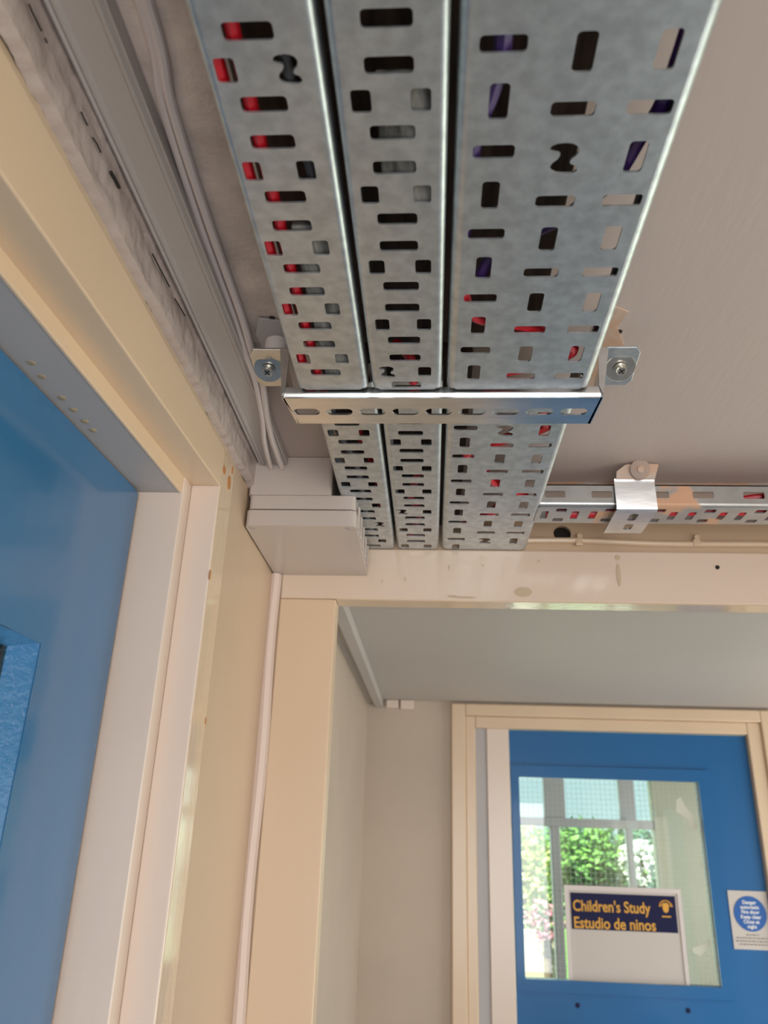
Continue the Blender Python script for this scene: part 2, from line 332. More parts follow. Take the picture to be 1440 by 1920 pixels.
# study beyond, its window and the garden
YW = 10.4; k = YW/D
g = G().box(-1.2, -1.1, D+.12, YW+.3, FZ, 2).box(4.9, 5, D+.12, YW+.3, FZ, 2).box(1.832*k, 5, YW, YW+.2, FZ, 2).box(-1.2, 0, YW, YW+.2, FZ, 2).box(0, 1.832*k, YW, YW+.2, 1.2, 2).box(0, 1.832*k, YW, YW+.2, FZ, -2.6)
struct('wall_back', g, M['study'], 'stone coloured wall of the study seen through the door glass', 'wall')
t = thing('window_1', (1.3, YW, -2.6), 'grey framed garden window of the study, seen through the door glass', 'window', kind='structure')
g = G().box(0, 1.832*k, YW+.02, YW+.14, .072*k, .142*k).box(.985*k, 1.06*k, YW+.02, YW+.14, -2.6, .072*k).box(1.60*k, 1.65*k, YW+.02, YW+.14, -2.6, .072*k)
g.box(.945*k, 1.116*k, YW+.02, YW+.14, .142*k, 1.2).box(1.567*k, 1.69*k, YW+.02, YW+.14, .142*k, 1.2)
g.box(0, 1.832*k, YW+.02, YW+.14, 1.1, 1.2).box(0, 1.832*k, YW+.02, YW+.14, -2.6, -2.5)
build('window_frame', g, M['upvc'], t, bevel=.01)
build('window_pane', G().box(0, 1.832*k, YW+.07, YW+.08, -2.5, 1.1), M['glass'], t)
struct('ground', G().box(-30, 40, 11.5, 70, FZ-.4, FZ-.2), M['grass'], 'sunlit garden lawn beyond the study window', 'ground')
def leaves(c, r, n, size, seed):
    rnd = random.Random(seed); g = G()
    for i in range(n):
        while True:
            d = Vector((rnd.uniform(-1, 1), rnd.uniform(-1, 1), rnd.uniform(-1, 1)))
            if .3 < d.length < 1: break
        p = Vector(c)+Vector((d.x*r[0], d.y*r[1], d.z*r[2]))
        p += Vector((1, 1, 1))*.12*r[0]*noise.noise(p*2)
        a = Vector((rnd.gauss(0, 1), rnd.gauss(0, 1), rnd.gauss(0, 1))).normalized(); b = a.orthogonal().normalized(); s_ = size*rnd.uniform(.6, 1.3)
        g.add([p-a*s_, p-b*s_*.45, p+a*s_, p+b*s_*.45], [(0, 1, 2, 3)])
    return g
def plant(name, c, r, n, size, m, label, cat, seed, stem=True, extra=None):
    t = thing(name, (c[0], c[1], FZ-.2), label, cat)
    build('foliage', leaves(c, r, n, size, seed), m, t)
    if stem: build('trunk', G().tube([(c[0], c[1], FZ-.2), (c[0]+.05, c[1], c[2]-.6*r[2]), (c[0], c[1], c[2]+.3*r[2])], .07, 8), M['bark'], t)
    if extra: build('blossom', leaves((c[0], c[1]-.1, c[2]), tuple(v*1.03 for v in r), extra[0], size*1.2, seed+9), extra[1], t)
    return t
plant('leafy_shrub', (1.62, 15.7, -.66), (.62, .4, 1.0), 1500, .075, M['leaf_yellow'], 'tall yellow green shrub seen in the left pane of the far window', 'shrub', 1)
plant('garden_tree', (2.95, 17.2, -.52), (1.2, .8, .85), 3000, .085, M['leaf'], 'bright green tree seen in the middle pane of the far window', 'tree', 2)
plant('garden_tree', (4.6, 19.5, -.9), (2.6, 1.0, 1.25), 3500, .11, M['leaf_dark'], 'dark blue green tree behind the brighter one in the garden', 'tree', 3)
plant('flowering_shrub', (3.42, 14.4, -.35), (.30, .3, .34), 300, .06, M['leaf'], 'shrub with white blossom in the right pane of the far window', 'shrub', 4, extra=(420, M['petal_white']))
plant('flowering_shrub', (1.82, 14.2, -1.25), (.32, .22, .30), 300, .05, M['leaf'], 'low shrub with pink flowers above the pale garden wall', 'shrub', 5, extra=(200, M['petal']))
tag(build('garden_wall', G().box(-1, 2.2, 14.6, 15.0, FZ-.2, -1.47), M['stone'], bevel=.03), 'pale sunlit stone garden wall low in the left of the far window', 'wall')

# ------------------------------------------------------------------ left door and its frame
SL = .04; Y0 = -.3; YJ = 1.997; YJ2 = 2.062; YS = 2.19
def zs(z14, s=SL):       # height at y=1.4 -> function of y
    return lambda y: z14+s*(y-1.4)
zd = zs(.848); z2 = zs(.889, .05); zt = 1.036
def head(xa, xb, lo, hi, y0=Y0, y1=YS):
    return G().loft([(xa, y0, lo(y0)), (xb, y0, lo(y0)), (xb, y0, hi(y0)), (xa, y0, hi(y0))], [(xa, y1, lo(y1)), (xb, y1, lo(y1)), (xb, y1, hi(y1)), (xa, y1, hi(y1))])
t = thing('trim_2', (XL, .9, FZ), 'cream and grey gloss painted frame around the blue door on the left', 'frame', kind='structure')
XF = -.626
top = lambda y: zt+.012*(y-1.4)
build('head', head(-.720, XF, z2, top, Y0, YJ2), M['cream'], t, bevel=.004)
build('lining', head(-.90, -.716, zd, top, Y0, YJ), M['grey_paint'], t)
# stepped edge of the stop, cream coloured
build('door_stop', head(-.724, -.714, lambda y: zd(y)-.002, lambda y: z2(y)+.004, Y0, YJ), M['cream'], t, bevel=.003)
g = G().box(-.90, -.712, YJ, YS, FZ, top(YS))
build('jamb', g, M['pink_white'], t, bevel=.003)
g = G().box(-.712, XF-.002, YJ2, YS-.002, FZ, top(YS)-.002)
build('jamb', g, M['pink_white'], t, bevel=.004)
build('jamb_face', G().box(XF-.003, XF, YJ2+.006, YS, FZ, top(YS)), M['cream_gloss'], t)
g = G()
for a, b in ((55, 680), (75, 706), (113, 746), (134, 768), (156, 790), (171, 807)):
    p = onz(a, b, zd(1.5)-.0); z = zd(p.y); p = onz(a, b, z); g.lathe([(.0085, 0), (.0085, .002), (.005, .003)], (p.x+.004, p.y, z+.0005), (0, 0, -1), 16)
build('screw_head', g, M['brass'], t, smooth=True)
chip = mat('orange primer chip', (.50, .20, .06), .6)
g = G()
for a, b, u, v in ((421, 881, 3, 8), (430, 905, 3.4, 14), (436, 882, 1.6, 8), (394, 1078, 1.2, 9), (386, 1352, 1.0, 6)):
    p = onx(a, b, XF+.001); r1 = u*.0016; r2 = v*.0016; n_ = 14
    q = [(p.y+3*r1*(1+.3*noise.noise(Vector((kk, a*.3, 0))))*math.cos(2*math.pi*kk/n_), p.z+r2*(1+.3*noise.noise(Vector((a*.3, kk, 1))))*math.sin(2*math.pi*kk/n_)) for kk in range(n_)]
    g.loft([(XF, y, z) for y, z in q], [(XF+.0015, y, z) for y, z in q])
build('paint_chip', g, chip, t)
# door leaf
t = thing('door_1', (-.85, .85, FZ), 'dark blue gloss door on the left with a wired glass panel', 'door', kind='structure')
def fl(a, b, c): return (-.835-c, a, b+SL*(a-1.4)*(1 if b > .5 else 0))
g = plate([(Y0, FZ+.02), (1.980, FZ+.02), (1.980, .80), (1.980, .838), (1.968, .842), (Y0, .842)], [[(.35, -1.6), (1.607, -1.6), (1.607, .347), (.35, .347)]], .10, fl)
build('leaf', g, M['blue'], t)
g = G(); g.box(-.885, -.834, 1.607, 1.612, -1.6, .347)
build('glazing_bead', G().loft([(-.836, 1.609, -1.6), (-.89, 1.563, -1.6), (-.89, 1.62, -1.6)], [(-.836, 1.609, .349), (-.89, 1.563, .349), (-.89, 1.62, .349)]), M['blue_lit'], t)
build('glazing_bead', G().loft([(-.836, .35, .349), (-.89, .35, .330), (-.89, .35, .36)], [(-.836, 1.61, .349), (-.89, 1.61, .330), (-.89, 1.61, .36)]), M['blue_lit'], t)
pane = build('glass_pane', G().box(-.895, -.886, .35, 1.607, -1.6, .347), M['glass_grey'], t)
g = G()
for i in range(44): y = .36+i*.0285; g.box(-.892, -.889, y, y+.0018, -1.6, .347)
for i in range(68): z = -1.59+i*.0285; g.box(-.892, -.889, .35, 1.607, z, z+.0018)
build('wire_mesh', g, M['black_print'], pane)
struct('wall_left', G().box(-1.6, -1.5, -1, 2.6, FZ, 1.2).box(-1.6, -.9, 2.2, 2.3, FZ, 1.2).box(-1.6, -.9, -1, -.9, FZ, 1.2).box(-1.6, -.9, -1, 2.3, 1.05, 1.2), M['study'], 'dim stone coloured room wall behind the left door glass', 'wall')
build('gap_shade_strip', G().box(-.90, -.845, 1.981, YJ-.001, FZ, .86), M['dark'], t)  # dark strip filling the door clearance, shade painted as colour
# lumpy plaster band above the door frame
g = G(); ny = 420; nz = 14
def lump(y, j):
    a = j/nz; zb = 1.062+.012*(y-1.4)+.006*noise.noise(Vector((y*6, 0, 3)))+.004*noise.noise(Vector((y*30, 0, 3)))
    z = zb+(1.176-zb)*a
    xx = XL+.022+.007*noise.noise(Vector((y*5, z*10, 0)))+.004*noise.noise(Vector((y*16, z*26, 4)))+.0022*noise.noise(Vector((y*60, z*70, 4)))-(.022 if j == 0 else 0)+.02*max(0, a-.8)*3
    return (xx, y, z)
vs = [lump(Y0-.5+(W-.02-Y0+.5)*i/ny, j) for i in range(ny+1) for j in range(nz+1)]
fs = [(i*(nz+1)+j, (i+1)*(nz+1)+j, (i+1)*(nz+1)+j+1, i*(nz+1)+j+1) for i in range(ny) for j in range(nz)]
vs2 = [(XL-.005, v[1], v[2]) for v in vs]; nn = len(vs)
g.add(vs+vs2, fs+[tuple(q+nn for q in f_[::-1]) for f_ in fs])
struct('trim_4', g, M['lumpy'], 'thickly painted lumpy plaster band along the top of the left wall', 'plaster band', smooth=True)
# rough plaster patch of ceiling beside the leftmost tray
g = G(); nx = 14; ny = 90
vs = []
for i in range(ny+1):
    y = -.6+(1.72+.6)*i/ny
    for j in range(nx+1):
        x = -.50+(.34)*j/nx; e = min(1, 3*min(j, nx-j)/nx+.0)*min(1, (ny-i)/3+.0)
        vs.append((x, y, HC-.001-e*(.008+.006*noise.noise(Vector((x*14, y*14, 0))))))
g.add(vs, [(i*(nx+1)+j, (i+1)*(nx+1)+j, (i+1)*(nx+1)+j+1, i*(nx+1)+j+1) for i in range(ny) for j in range(nx)])
struct('trim_5', g, M['rough_plaster'], 'rough bare plaster on the ceiling beside the leftmost cable tray', 'plaster patch', smooth=True)

# ------------------------------------------------------------------ cable trays
NPTS = [(-.55, .95), (.20, 1.05), (.62, .72), (.60, .25), (.30, -.12), (.34, -.38), (.66, -.50), (.72, -1.0), (-.10, -1.05), (-.52, -.78), (-.50, -.35), (-.20, .0), (-.16, .34), (-.42, .42), (-.70, .55)]
def nshape(cx, cy, w_, h_, flip=1):
    q = [Vector((a*w_/1.1, -b*h_/2)) for a, b in NPTS]; out = []
    n = len(q)
    for i in range(n):           # corner cutting
        a, b = q[i], q[(i+1) % n]; out += [a*.75+b*.25, a*.25+b*.75]
    return [(cx+p.x*flip, cy+p.y) for p in out]
def narrow_holes(c, sq0, per, ya, yb, marks=(), skip=()):
    hs = []; k0 = int((ya-sq0)/per)-2; k1 = int((yb-sq0)/per)+2
    for k in range(k0, k1+1):
        y = sq0+k*per; r = per/.1845
        for s in (-1, 1):
            if (k, s) in skip: continue
            if ya+.022 < y < yb-.022:
                hs.append(nshape(c+s*.0445, y, .030, .046*r) if (k, s) in marks else rrect(c+s*.0445, y, .0305, .040*r, .006))
        for dy in (.057, .126):
            yy = y+dy*r
            if ya+.016 < yy < yb-.016: hs.append(rrect(c, yy, .071, .0275*r, .007))
    return hs
def wide_holes(cs, v0, per, ya, yb, off, marks=()):
    hs = []
    for ci, c in enumerate(cs):
        for k in range(-40, 60):
            y = v0+k*per+(off if ci == 0 else 0)
            if not ya+.036 < y < yb-.036: continue
            vert = (k % 2 == 0) != (ci == 0)
            if ci == 1 and k in marks: hs.append(nshape(c, y, .040, .060))
            elif vert: hs.append(rrect(c+.001, y, .0295, .062, .007))
            else: hs.append(rrect(c, y, .066, .0265, .007))
    return hs
T = .004
def tray(x0, x1, y0, y1, z, holes, label, h=.058, m='steel', axis='y', sideholes=None):
    r = .013 if x1-x0 < .2 else .018
    if axis == 'y': fx = lambda a, b, c: (a, b, z+c)
    else: fx = lambda a, b, c: (b, a, z+c)      # a across (y), b along (x)
    cx = (x0+x1)/2
    t = thing('cable_tray', fx(cx, (y0+y1)/2, 0), label, 'cable tray', 'perforated galvanised cable trays')
    out = rrect((x0+x1)/2, (y0+y1)/2, x1-x0-2*r, y1-y0, .010, 3)
    bp = build('perforated_base', plate(out, holes, T, fx), M[m], t)
    for s, xe in ((-1, x0), (1, x1)):
        prof = [(xe-s*r, 0)]+[(xe-s*r+s*r*math.sin(a), r-r*math.cos(a)) for a in [math.radians(q) for q in (15, 30, 45, 60, 75, 90)]]+[(xe, h-.008), (xe-s*.003, h-.002), (xe-s*.008, h), (xe-s*.018, h)]
        if s == 1: pass
        else: prof = prof[::-1]
        ya, yb = y0+.004, y1-.006
        g = G().sheet(prof, T, lambda a, b: fx(a, ya, b), lambda a, b: fx(a, yb, b))
        if sideholes and s == -1:
            g = G().sheet([p for p in prof if p[1] <= r+1e-6], T, lambda a, b: fx(a, ya, b), lambda a, b: fx(a, yb, b))
            plate([(ya, r), (yb, r), (yb, h), (ya, h)], sideholes, T, lambda a, b, c: fx(xe+c, a, b), g)
            g.sheet([(xe+.018, h), (xe+.0, h)], T, lambda a, b: fx(a, ya, b), lambda a, b: fx(a, yb, b))
        build('side_flange', g, M[m], t, smooth=True)
    return t
YN = 1.652; YA = -.9; YB = 1.69
tray(-.334, -.162, YA, YN, 1.0, narrow_holes(-.2575, .780, .1843, -.1, YN, marks=((0, 1),)), 'narrow leftmost cable tray in front of the hanger bar, red cables inside')
tray(-.150, .018, YA, YN, 1.0, narrow_holes(-.0675, .8365, .1840, -.1, YN, marks=((4, -1),)), 'narrow middle cable tray in front of the hanger bar, timber showing through')
tray(.030, .372, YA, YN, 1.0, wide_holes((.091, .2025, .315), .767, .0918, -.1, YN+.01, -.016, marks=(2,)), 'wide right cable tray in front of the hanger bar, ceiling showing through')
YE = W-.006
sk = tuple((k_, -1) for k_ in range(3, 8))
tray(-.318, -.152, YB, YE, ZF, narrow_holes(-.243, 1.9625, .1782, YB, YE, marks=((4, 1),), skip=sk), 'narrow leftmost cable tray running behind the hanger bar past the junction box')
tray(-.142, .022, YB, YE, ZF, narrow_holes(-.0665, 2.019, .1780, YB, YE, marks=((3, -1),)), 'narrow middle cable tray between hanger bar and far wall')
tray(.033, .368, YB, YE, ZF, wide_holes((.088, .197, .307), 1.947, .0894, YB, YE+.02, -.016, marks=(0, 10)), 'wide right cable tray between hanger bar and far wall')
# wall tray running to the right
ya_, yb_ = 2.486, 2.655
rx = [onz(1078, 970, ZF).x, onz(1261, 970, ZF).x]; per = (rx[1]-rx[0])/2
hs = narrow_holes((ya_+yb_)/2, rx[0]-.057, per, .36, 3.3)
sh = []
for px in (1041, 1129, 1235, 1319, 1414):
    x = ony(px, 932, ya_).x; sh.append(rrect(x, .043, .070, .024, .005))
x = ony(1414, 932, ya_).x
for k_ in range(1, 10): sh.append(rrect(x+.184*k_, .043, .070, .024, .005))
tray(ya_, yb_, .36, 3.3, ZF, hs, 'cable tray running right along the far wall, splashed with peach plaster', h=.080, m='steel_paint', axis='x', sideholes=sh)

# ------------------------------------------------------------------ hanger bracket under the trays
ZB = .985; y0 = 1.663; y1 = 1.797; tt = .004
t = thing('hanger_bracket', (0, 1.73, ZB), 'bright slotted steel trapeze hanger bar carrying the three cable trays', 'bracket')
slots = [rrect(-.325+.0842*i, 1.735, .067, .032, .0155, 6) for i in range(9)]
g = plate([(-.378, y0+.004), (.408, y0+.004), (.402, y1), (.392, y1), (-.356, y1), (-.360, 1.75)], slots, tt, lambda a, b, c: (a, b, ZB+c))
bar = build('cross_bar', g, M['steel_bright'], t)
g = G().sheet([(y0+.016, 0), (y0+.010, .0005), (y0+.004, .003), (y0+.001, .008), (y0, .014), (y0, .029)], -tt*.6, lambda a, b: (-.375, a, ZB+b), lambda a, b: (.405, a, ZB+b))
build('lip', g, M['steel_bright'], bar, smooth=True)
ZT = 1.125
for s, xb, xt in ((-1, -.372, -.386), (1, .402, .424)):
    xe = xb; so = s
    g = G().loft([(xb, y0, ZB), (xb-s*(.018 if s < 0 else .008), y1, ZB), (xb-s*(.012 if s < 0 else .002), y1, ZB), (xb+s*.004, y0, ZB)], [(xt, y0, ZT), (xt, y1, ZT), (xt+s*.007, y1, ZT), (xt+s*.007, y0, ZT)])
    st = build('strap', g, M['steel_bright'], t)
    g = G().loft([(xb-s*-.006, y0-.003, ZB+.004), (xb-s*.0, y0+.003, ZB+.004), (xb-s*.003, y0+.003, ZB+.03), (xb-s*.003, y0-.003, ZB+.03)][:4],
                 [(xt+s*.006, y0-.003, ZT), (xt+s*.006, y0+.003, ZT), (xt-s*.019, y0+.003, ZT), (xt-s*.019, y0-.003, ZT)])
    build('lip', g, M['steel_bright'], st)
    # tab bent outwards, leaning a little towards the viewer
    hw = .088; zt_ = ZT
    dz = -.026
    o2 = [(xt+s*hw*a, y0+(y1-y0)*b) for a, b in ((0, 0), (.88, 0), (1, .12), (1, .86), (.86, 1), (0, 1))]
    g = G().loft([(x, y, zt_+dz*(y-y0)/(y1-y0)) for x, y in o2], [(x, y, zt_+.006+dz*(y-y0)/(y1-y0)) for x, y in o2])
    tb = build('fixing_tab', g, M['zinc' if s < 0 else 'steel'], t, bevel=.001)
    nrm = Vector((0, -.55, -1)).normalized(); c = Vector((xt+s*.047, (y0+y1)/2-.003, zt_+dz*.5))+nrm*.012
    wa = build('washer', G().lathe([(.008, -.008), (.0375, -.008), (.0385, -.0065), (.0385, -.0045), (.037, -.003), (.008, -.003)], c, nrm, 48), M['zinc'], tb, smooth=True)
    sc_ = G().lathe([(.006, -.03), (.006, 0), (.0175, 0), (.0178, .003), (.013, .003), (.0135, .011), (.011, .014), (.0, .0145)], c, nrm, 32)
    build('screw', sc_, M['zinc'], wa, smooth=True)
    a_ = nrm.orthogonal().normalized(); b_2 = nrm.cross(a_); g = G()
    for u, v in ((a_, b_2), (b_2, a_)):
        p0 = c+nrm*.0135; vs = [p0+u*su*.008+v*sv*.0016+nrm*sn for sn in (0, .0016) for su, sv in ((-1, -1), (1, -1), (1, 1), (-1, 1))]
        g.add(vs, [(0, 1, 2, 3), (4, 5, 6, 7), (0, 1, 5, 4), (1, 2, 6, 5), (2, 3, 7, 6), (3, 0, 4, 7)])
    build('cross_recess', g, M['dark'], wa)
c = (-.386-.025, 1.70, 1.128)
tag(build('spacer', G().lathe([(.031, 0), (.032, .004), (.031, HC-1.128)], c, (0, 0, 1), 32), M['pvc_white'], smooth=True), 'white painted round spacer above the left fixing tab of the hanger', 'spacer')
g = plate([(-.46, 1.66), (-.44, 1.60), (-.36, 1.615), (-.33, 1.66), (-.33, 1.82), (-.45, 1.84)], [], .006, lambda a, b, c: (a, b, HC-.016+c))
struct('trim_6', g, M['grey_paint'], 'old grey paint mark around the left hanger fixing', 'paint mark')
g = plate([(.40, 1.60), (.425, 1.575), (.47, 1.60), (.455, 1.66), (.49, 1.74), (.48, 1.90), (.455, 2.02), (.44, 1.98), (.40, 1.86)], [], .004, lambda a, b, c: (a, b, HC-.004+c))
struct('trim_7', g, M['peach'], 'peach plaster exposed on the ceiling at the right hanger fixing', 'plaster patch')
g = G(); p = onz(1160, 622, HC)
g.lathe([(.010, 0), (.007, .002)], (p.x, p.y, HC), (0, 0, -1), 9); p = onz(510, 597, HC-.01); g.lathe([(.008, 0), (.006, .003)], (p.x, p.y, HC-.008), (0, 0, -1), 9)
struct('trim_8', g, M['dark'], 'small dark screw holes in the ceiling', 'screw hole')

# timber above the trays and the cables lying in them
def plank(name, x0, x1, y0, y1, z0, z1, m, label):
    return tag(build(name, G().box(x0, x1, y0, y1, z0, z1), M[m], bevel=.004), label, 'timber')
plank('timber_board', -.325, .245, -.8, .62, 1.10, 1.186, 'timber', 'dark timber board above the front end of the trays')  # boards widened beyond the visible grain to add dark behind the tray holes
plank('timber_board', -.325, .245, .64, 1.60, 1.10, 1.186, 'timber', 'dark timber board above the middle tray before the hanger')
plank('timber_offcut', -.09, .010,   .80, 1.06, 1.007, 1.022, 'timber_grey', 'grey sawn timber offcut lying in the middle tray')
plank('timber_offcut', -.262, -.185, 1.10, 1.60, 1.007, 1.022, 'timber_grey', 'grey sawn timber offcut lying in the leftmost tray')
plank('timber_board', -.30, .10, 1.72, 2.90, 1.13, 1.186, 'timber', 'dark timber board above the trays behind the hanger bar')
def cable(pts, r, m, label, cat='cable', n=8, name='cable'):
    return tag(build(name, G().tube(spline(pts, 6), r, n), M[m], smooth=True), label, cat)
cable([(-.317, -.8, 1.018), (-.317, .5, 1.018), (-.316, 1.2, 1.018), (-.312, 1.63, 1.019)], .0125, 'red', 'red fire alarm cable along the outer edge of the leftmost tray')
cable([(-.284, -.8, 1.018), (-.282, .5, 1.018), (-.283, 1.2, 1.018), (-.281, 1.63, 1.019)], .0115, 'red', 'red fire alarm cable beside the outer one in the leftmost tray')
cable([(-.235, -.8, 1.016), (-.228, .3, 1.016), (-.215, .75, 1.016), (-.205, 1.04, 1.016)], .011, 'black', 'black cable lying in the leftmost tray')
g_ = [(.352, .3, 1.022), (.342, .60, 1.022), (.340, .85, 1.024), (.322, .93, 1.024), (.295, 1.03, 1.028), (.225, 1.12, 1.034), (.12, 1.19, 1.03), (.09, 1.25, 1.02)]
cable(g_, .0125, 'purple', 'purple cable snaking across the wide tray from its right edge')
cable([(.08, .2, 1.018), (.092, .7, 1.018), (.086, .82, 1.018), (.060, .93, 1.018), (.050, 1.15, 1.018)], .014, 'purple', 'purple cable on the left side of the wide tray')
cable([(.05, 1.28, 1.02), (.085, 1.385, 1.02), (.20, 1.425, 1.02), (.29, 1.49, 1.024), (.31, 1.53, 1.024), (.24, 1.575, 1.02), (.12, 1.62, 1.02)], .014, 'red', 'red cable looping across the wide tray before the hanger bar')
cable([(.355, .7, 1.015), (.357, 1.1, 1.015), (.352, 1.6, 1.015)], .010, 'black', 'black cable along the right edge of the wide tray')
cable([(.27, 1.72, 1.065), (.300, 1.90, 1.065), (.31, 1.96, 1.065), (.20, 2.04, 1.065), (.10, 2.12, 1.063), (.16, 2.26, 1.063), (.22, 2.36, 1.063), (.305, 2.44, 1.063), (.25, 2.50, 1.068), (.21, 2.58, 1.063), (.12, 2.7, 1.063)], .016, 'red', 'red cable winding through the wide tray behind the hanger bar')
cable([(-.20, 1.72, 1.08), (-.20, 1.95, 1.08), (-.22, 2.03, 1.085), (-.19, 2.3, 1.09), (-.19, 2.6, 1.09), (-.19, 2.9, 1.09)], .0125, 'red', 'red cable in the leftmost tray behind the hanger bar')
cable([(-.27, 1.72, 1.06), (-.275, 1.95, 1.06), (-.24, 2.2, 1.06), (-.24, 2.6, 1.06), (-.22, 2.9, 1.06)], .0125, 'black', 'black cable in the leftmost tray behind the hanger bar')
cable([(-.05, 2.30, 1.08), (-.08, 2.5, 1.08), (-.05, 2.65, 1.08), (-.10, 2.9, 1.08)], .012, 'red', 'red cable in the middle tray behind the hanger bar')
cable([(-.09, 1.50, 1.03), (-.06, 1.55, 1.03), (-.05, 1.64, 1.016)], .013, 'red', 'short red cable in the middle tray before the hanger bar')
cable([(.40, 2.60, 1.062), (.8, 2.57, 1.062), (1.4, 2.56, 1.062), (2.4, 2.57, 1.062), (3.2, 2.57, 1.062)], .017, 'red', 'red cable along the middle of the wall tray')
cable([(.95, 2.62, 1.085), (1.1, 2.53, 1.100), (1.4, 2.522, 1.102), (2.4, 2.52, 1.10), (3.2, 2.52, 1.10)], .012, 'red', 'red cable along the front side of the wall tray')
cable([(.40, 2.535, 1.060), (.8, 2.53, 1.060), (1.4, 2.525, 1.060), (3.2, 2.53, 1.060)], .010, 'black', 'black cable in the wall tray between the red ones')

# ------------------------------------------------------------------ bracket round the wall tray
t = thing('strap_bracket', (.68, 2.58, 1.02), 'folded steel strap bracket holding the wall tray, tab plastered at the ceiling', 'bracket')
xa, xb = .617, .752
prof = [(2.685, 1.030), (2.475, 1.022), (2.462, 1.026), (2.458, 1.036), (2.468, 1.128), (2.462, 1.142)]
g = G()
inner = [(y+ (.008 if i > 1 else 0), z+(.008 if i < 4 else .004)) for i, (y, z) in enumerate(prof)]
pl = prof+inner[::-1]
g.loft([(xa+.006, y, z) for y, z in pl], [(xb-.0, y, z) for y, z in pl])
# slots as real pierced underside are cut by building the underside as a plate
g = G()
sl = [rrect(.655+.006, 2.54, .032, .058, .012), rrect(.715, 2.54, .0, .0, 0)] if 0 else [rrect(.685, 2.535, .030, .062, .012), rrect(.690, 2.625, .030, .055, .012)]
plate([(xa, 2.474), (xb, 2.474), (xb, 2.688), (xa, 2.688)], sl, .006, lambda a, b, c: (a, b, 1.024+.0*b+c), g)
build('underside', g, M['steel_bright'], t)
g = G().sheet([(2.476, 1.024), (2.468, 1.026), (2.464, 1.034), (2.470, 1.125), (2.466, 1.138)][::-1], .006, lambda a, b: (xa, a, b), lambda a, b: (xb, a, b))
build('front_strap', g, M['steel_bright'], t, smooth=True)
tb = build('fixing_tab', plate([(xa+.006, 0), (xb-.0, 0), (xb+.012, .062), (xa+.07, .066), (xa+.035, .058), (xa+.006, .03)], [], .006, lambda a, b, c: (a, 2.466-b*.30-c, 1.136+b*.75)), M['peach'], t)
nrm = Vector((0, -.93, -.37)); c = Vector((.700, 2.443, 1.163))
wa = build('washer', G().lathe([(.034, 0), (.034, .004), (.030, .006)], c, nrm, 32), M['dull'], tb, smooth=True)
build('screw', G().lathe([(.012, .006), (.011, .012), (.004, .013)], c, nrm, 20), M['peach'], wa, smooth=True)
# cracked plaster edge along the wall tray
g = G()
N_ = 120; A = []; B = []
for i in range(N_+1):
    x = .40+2.9*i/N_; dd = .012*noise.noise(Vector((x*9, 0, 0)))+.008*noise.noise(Vector((x*35, 1, 0)))
    A.append((x, 2.60+dd, HC-.001)); B.append((x, 2.63+dd*.5, HC-.012))
D_ = [(x, 2.66, HC-.012) for x, y, z in A]; E_ = [(x, 2.66, HC-.001) for x, y, z in A]
vs = A+B+D_+E_; n_ = N_+1
g.add(vs, [(r*n_+i, r*n_+i+1, ((r+1) % 4)*n_+i+1, ((r+1) % 4)*n_+i) for r in range(3) for i in range(N_)])
struct('trim_9', g, M['peach'], 'ragged peach plaster edge of the ceiling behind the wall tray', 'plaster edge')

# thin painted cable along the far wall
yy = W+.002
pts = [(.30, yy, 1.088), (.6, yy, 1.090), (.9, yy, 1.080), (1.3, yy, 1.082), (2.0, yy, 1.080), (3.3, yy, 1.082)]
t = thing('wall_cable', (1.5, yy, 1.07), 'thin cable painted over in cream along the wall above the opening', 'cable')
build('sheath', G().tube(spline(pts, 8), .012, 10), M['cream'], t, smooth=True)
for px in (1085, 1305):
    x = ony(px, 1015, W).x
    g = G().box(x-.014, x+.014, yy-.014, yy+.012, 1.068, 1.098); g.lathe([(.012, -.012), (.012, .010)], (x+.004, yy, 1.108), (0, -1, 0), 12)
    build('cable_clip', g, M['cream'], t, bevel=.004)

# ------------------------------------------------------------------ junction box
JX0, JX1, JY0, JY1 = XL+.006, -.258, 2.403, W-.001
t = thing('junction_box', (-.45, 2.67, .931), 'pale grey plastic junction box under the ceiling in the corner', 'junction box')
g = plate(rrect((JX0-.345)/2, (JY0+.004+JY1)/2, -.345-JX0-.0, JY1-JY0-.004, .012), [], HC-1.045-.002, lambda a, b, c: (a, b, 1.045+c))
build('body', g, M['box'], t, bevel=.004)
g = plate(rrect((JX0+JX1)/2, (JY0+JY1)/2+.003, JX1-JX0-.01, JY1-JY0-.008, .014, 5), [], .050, lambda a, b, c: (a, b, .994+c))
build('body_rim', g, M['box'], t, bevel=.004)
g = plate(rrect((JX0+JX1)/2, (JY0+JY1)/2, JX1-JX0, JY1-JY0, .016, 5), [], .056, lambda a, b, c: (a, b, .931+c))
lid = build('lid', g, M['box'], t, bevel=.006, seg=3)
for xx, yy2 in ((JX0+.022, JY0+.025), (JX1-.022, JY0+.025), (JX0+.022, JY1-.03), (JX1-.022, JY1-.03)):
    sg = G().lathe([(.012, 0), (.012, .0012), (.008, .0012)], (xx, yy2, .931), (0, 0, -1), 16)
    build('lid_screw', sg, M['trunk'], lid, smooth=True)
for yy2 in (2.47, 2.56, 2.66, 2.76, 2.86): build('moulded_rib', G().box(JX1-.001, JX1+.006, yy2, yy2+.03, .950, 1.030), M['box'], t, bevel=.003)

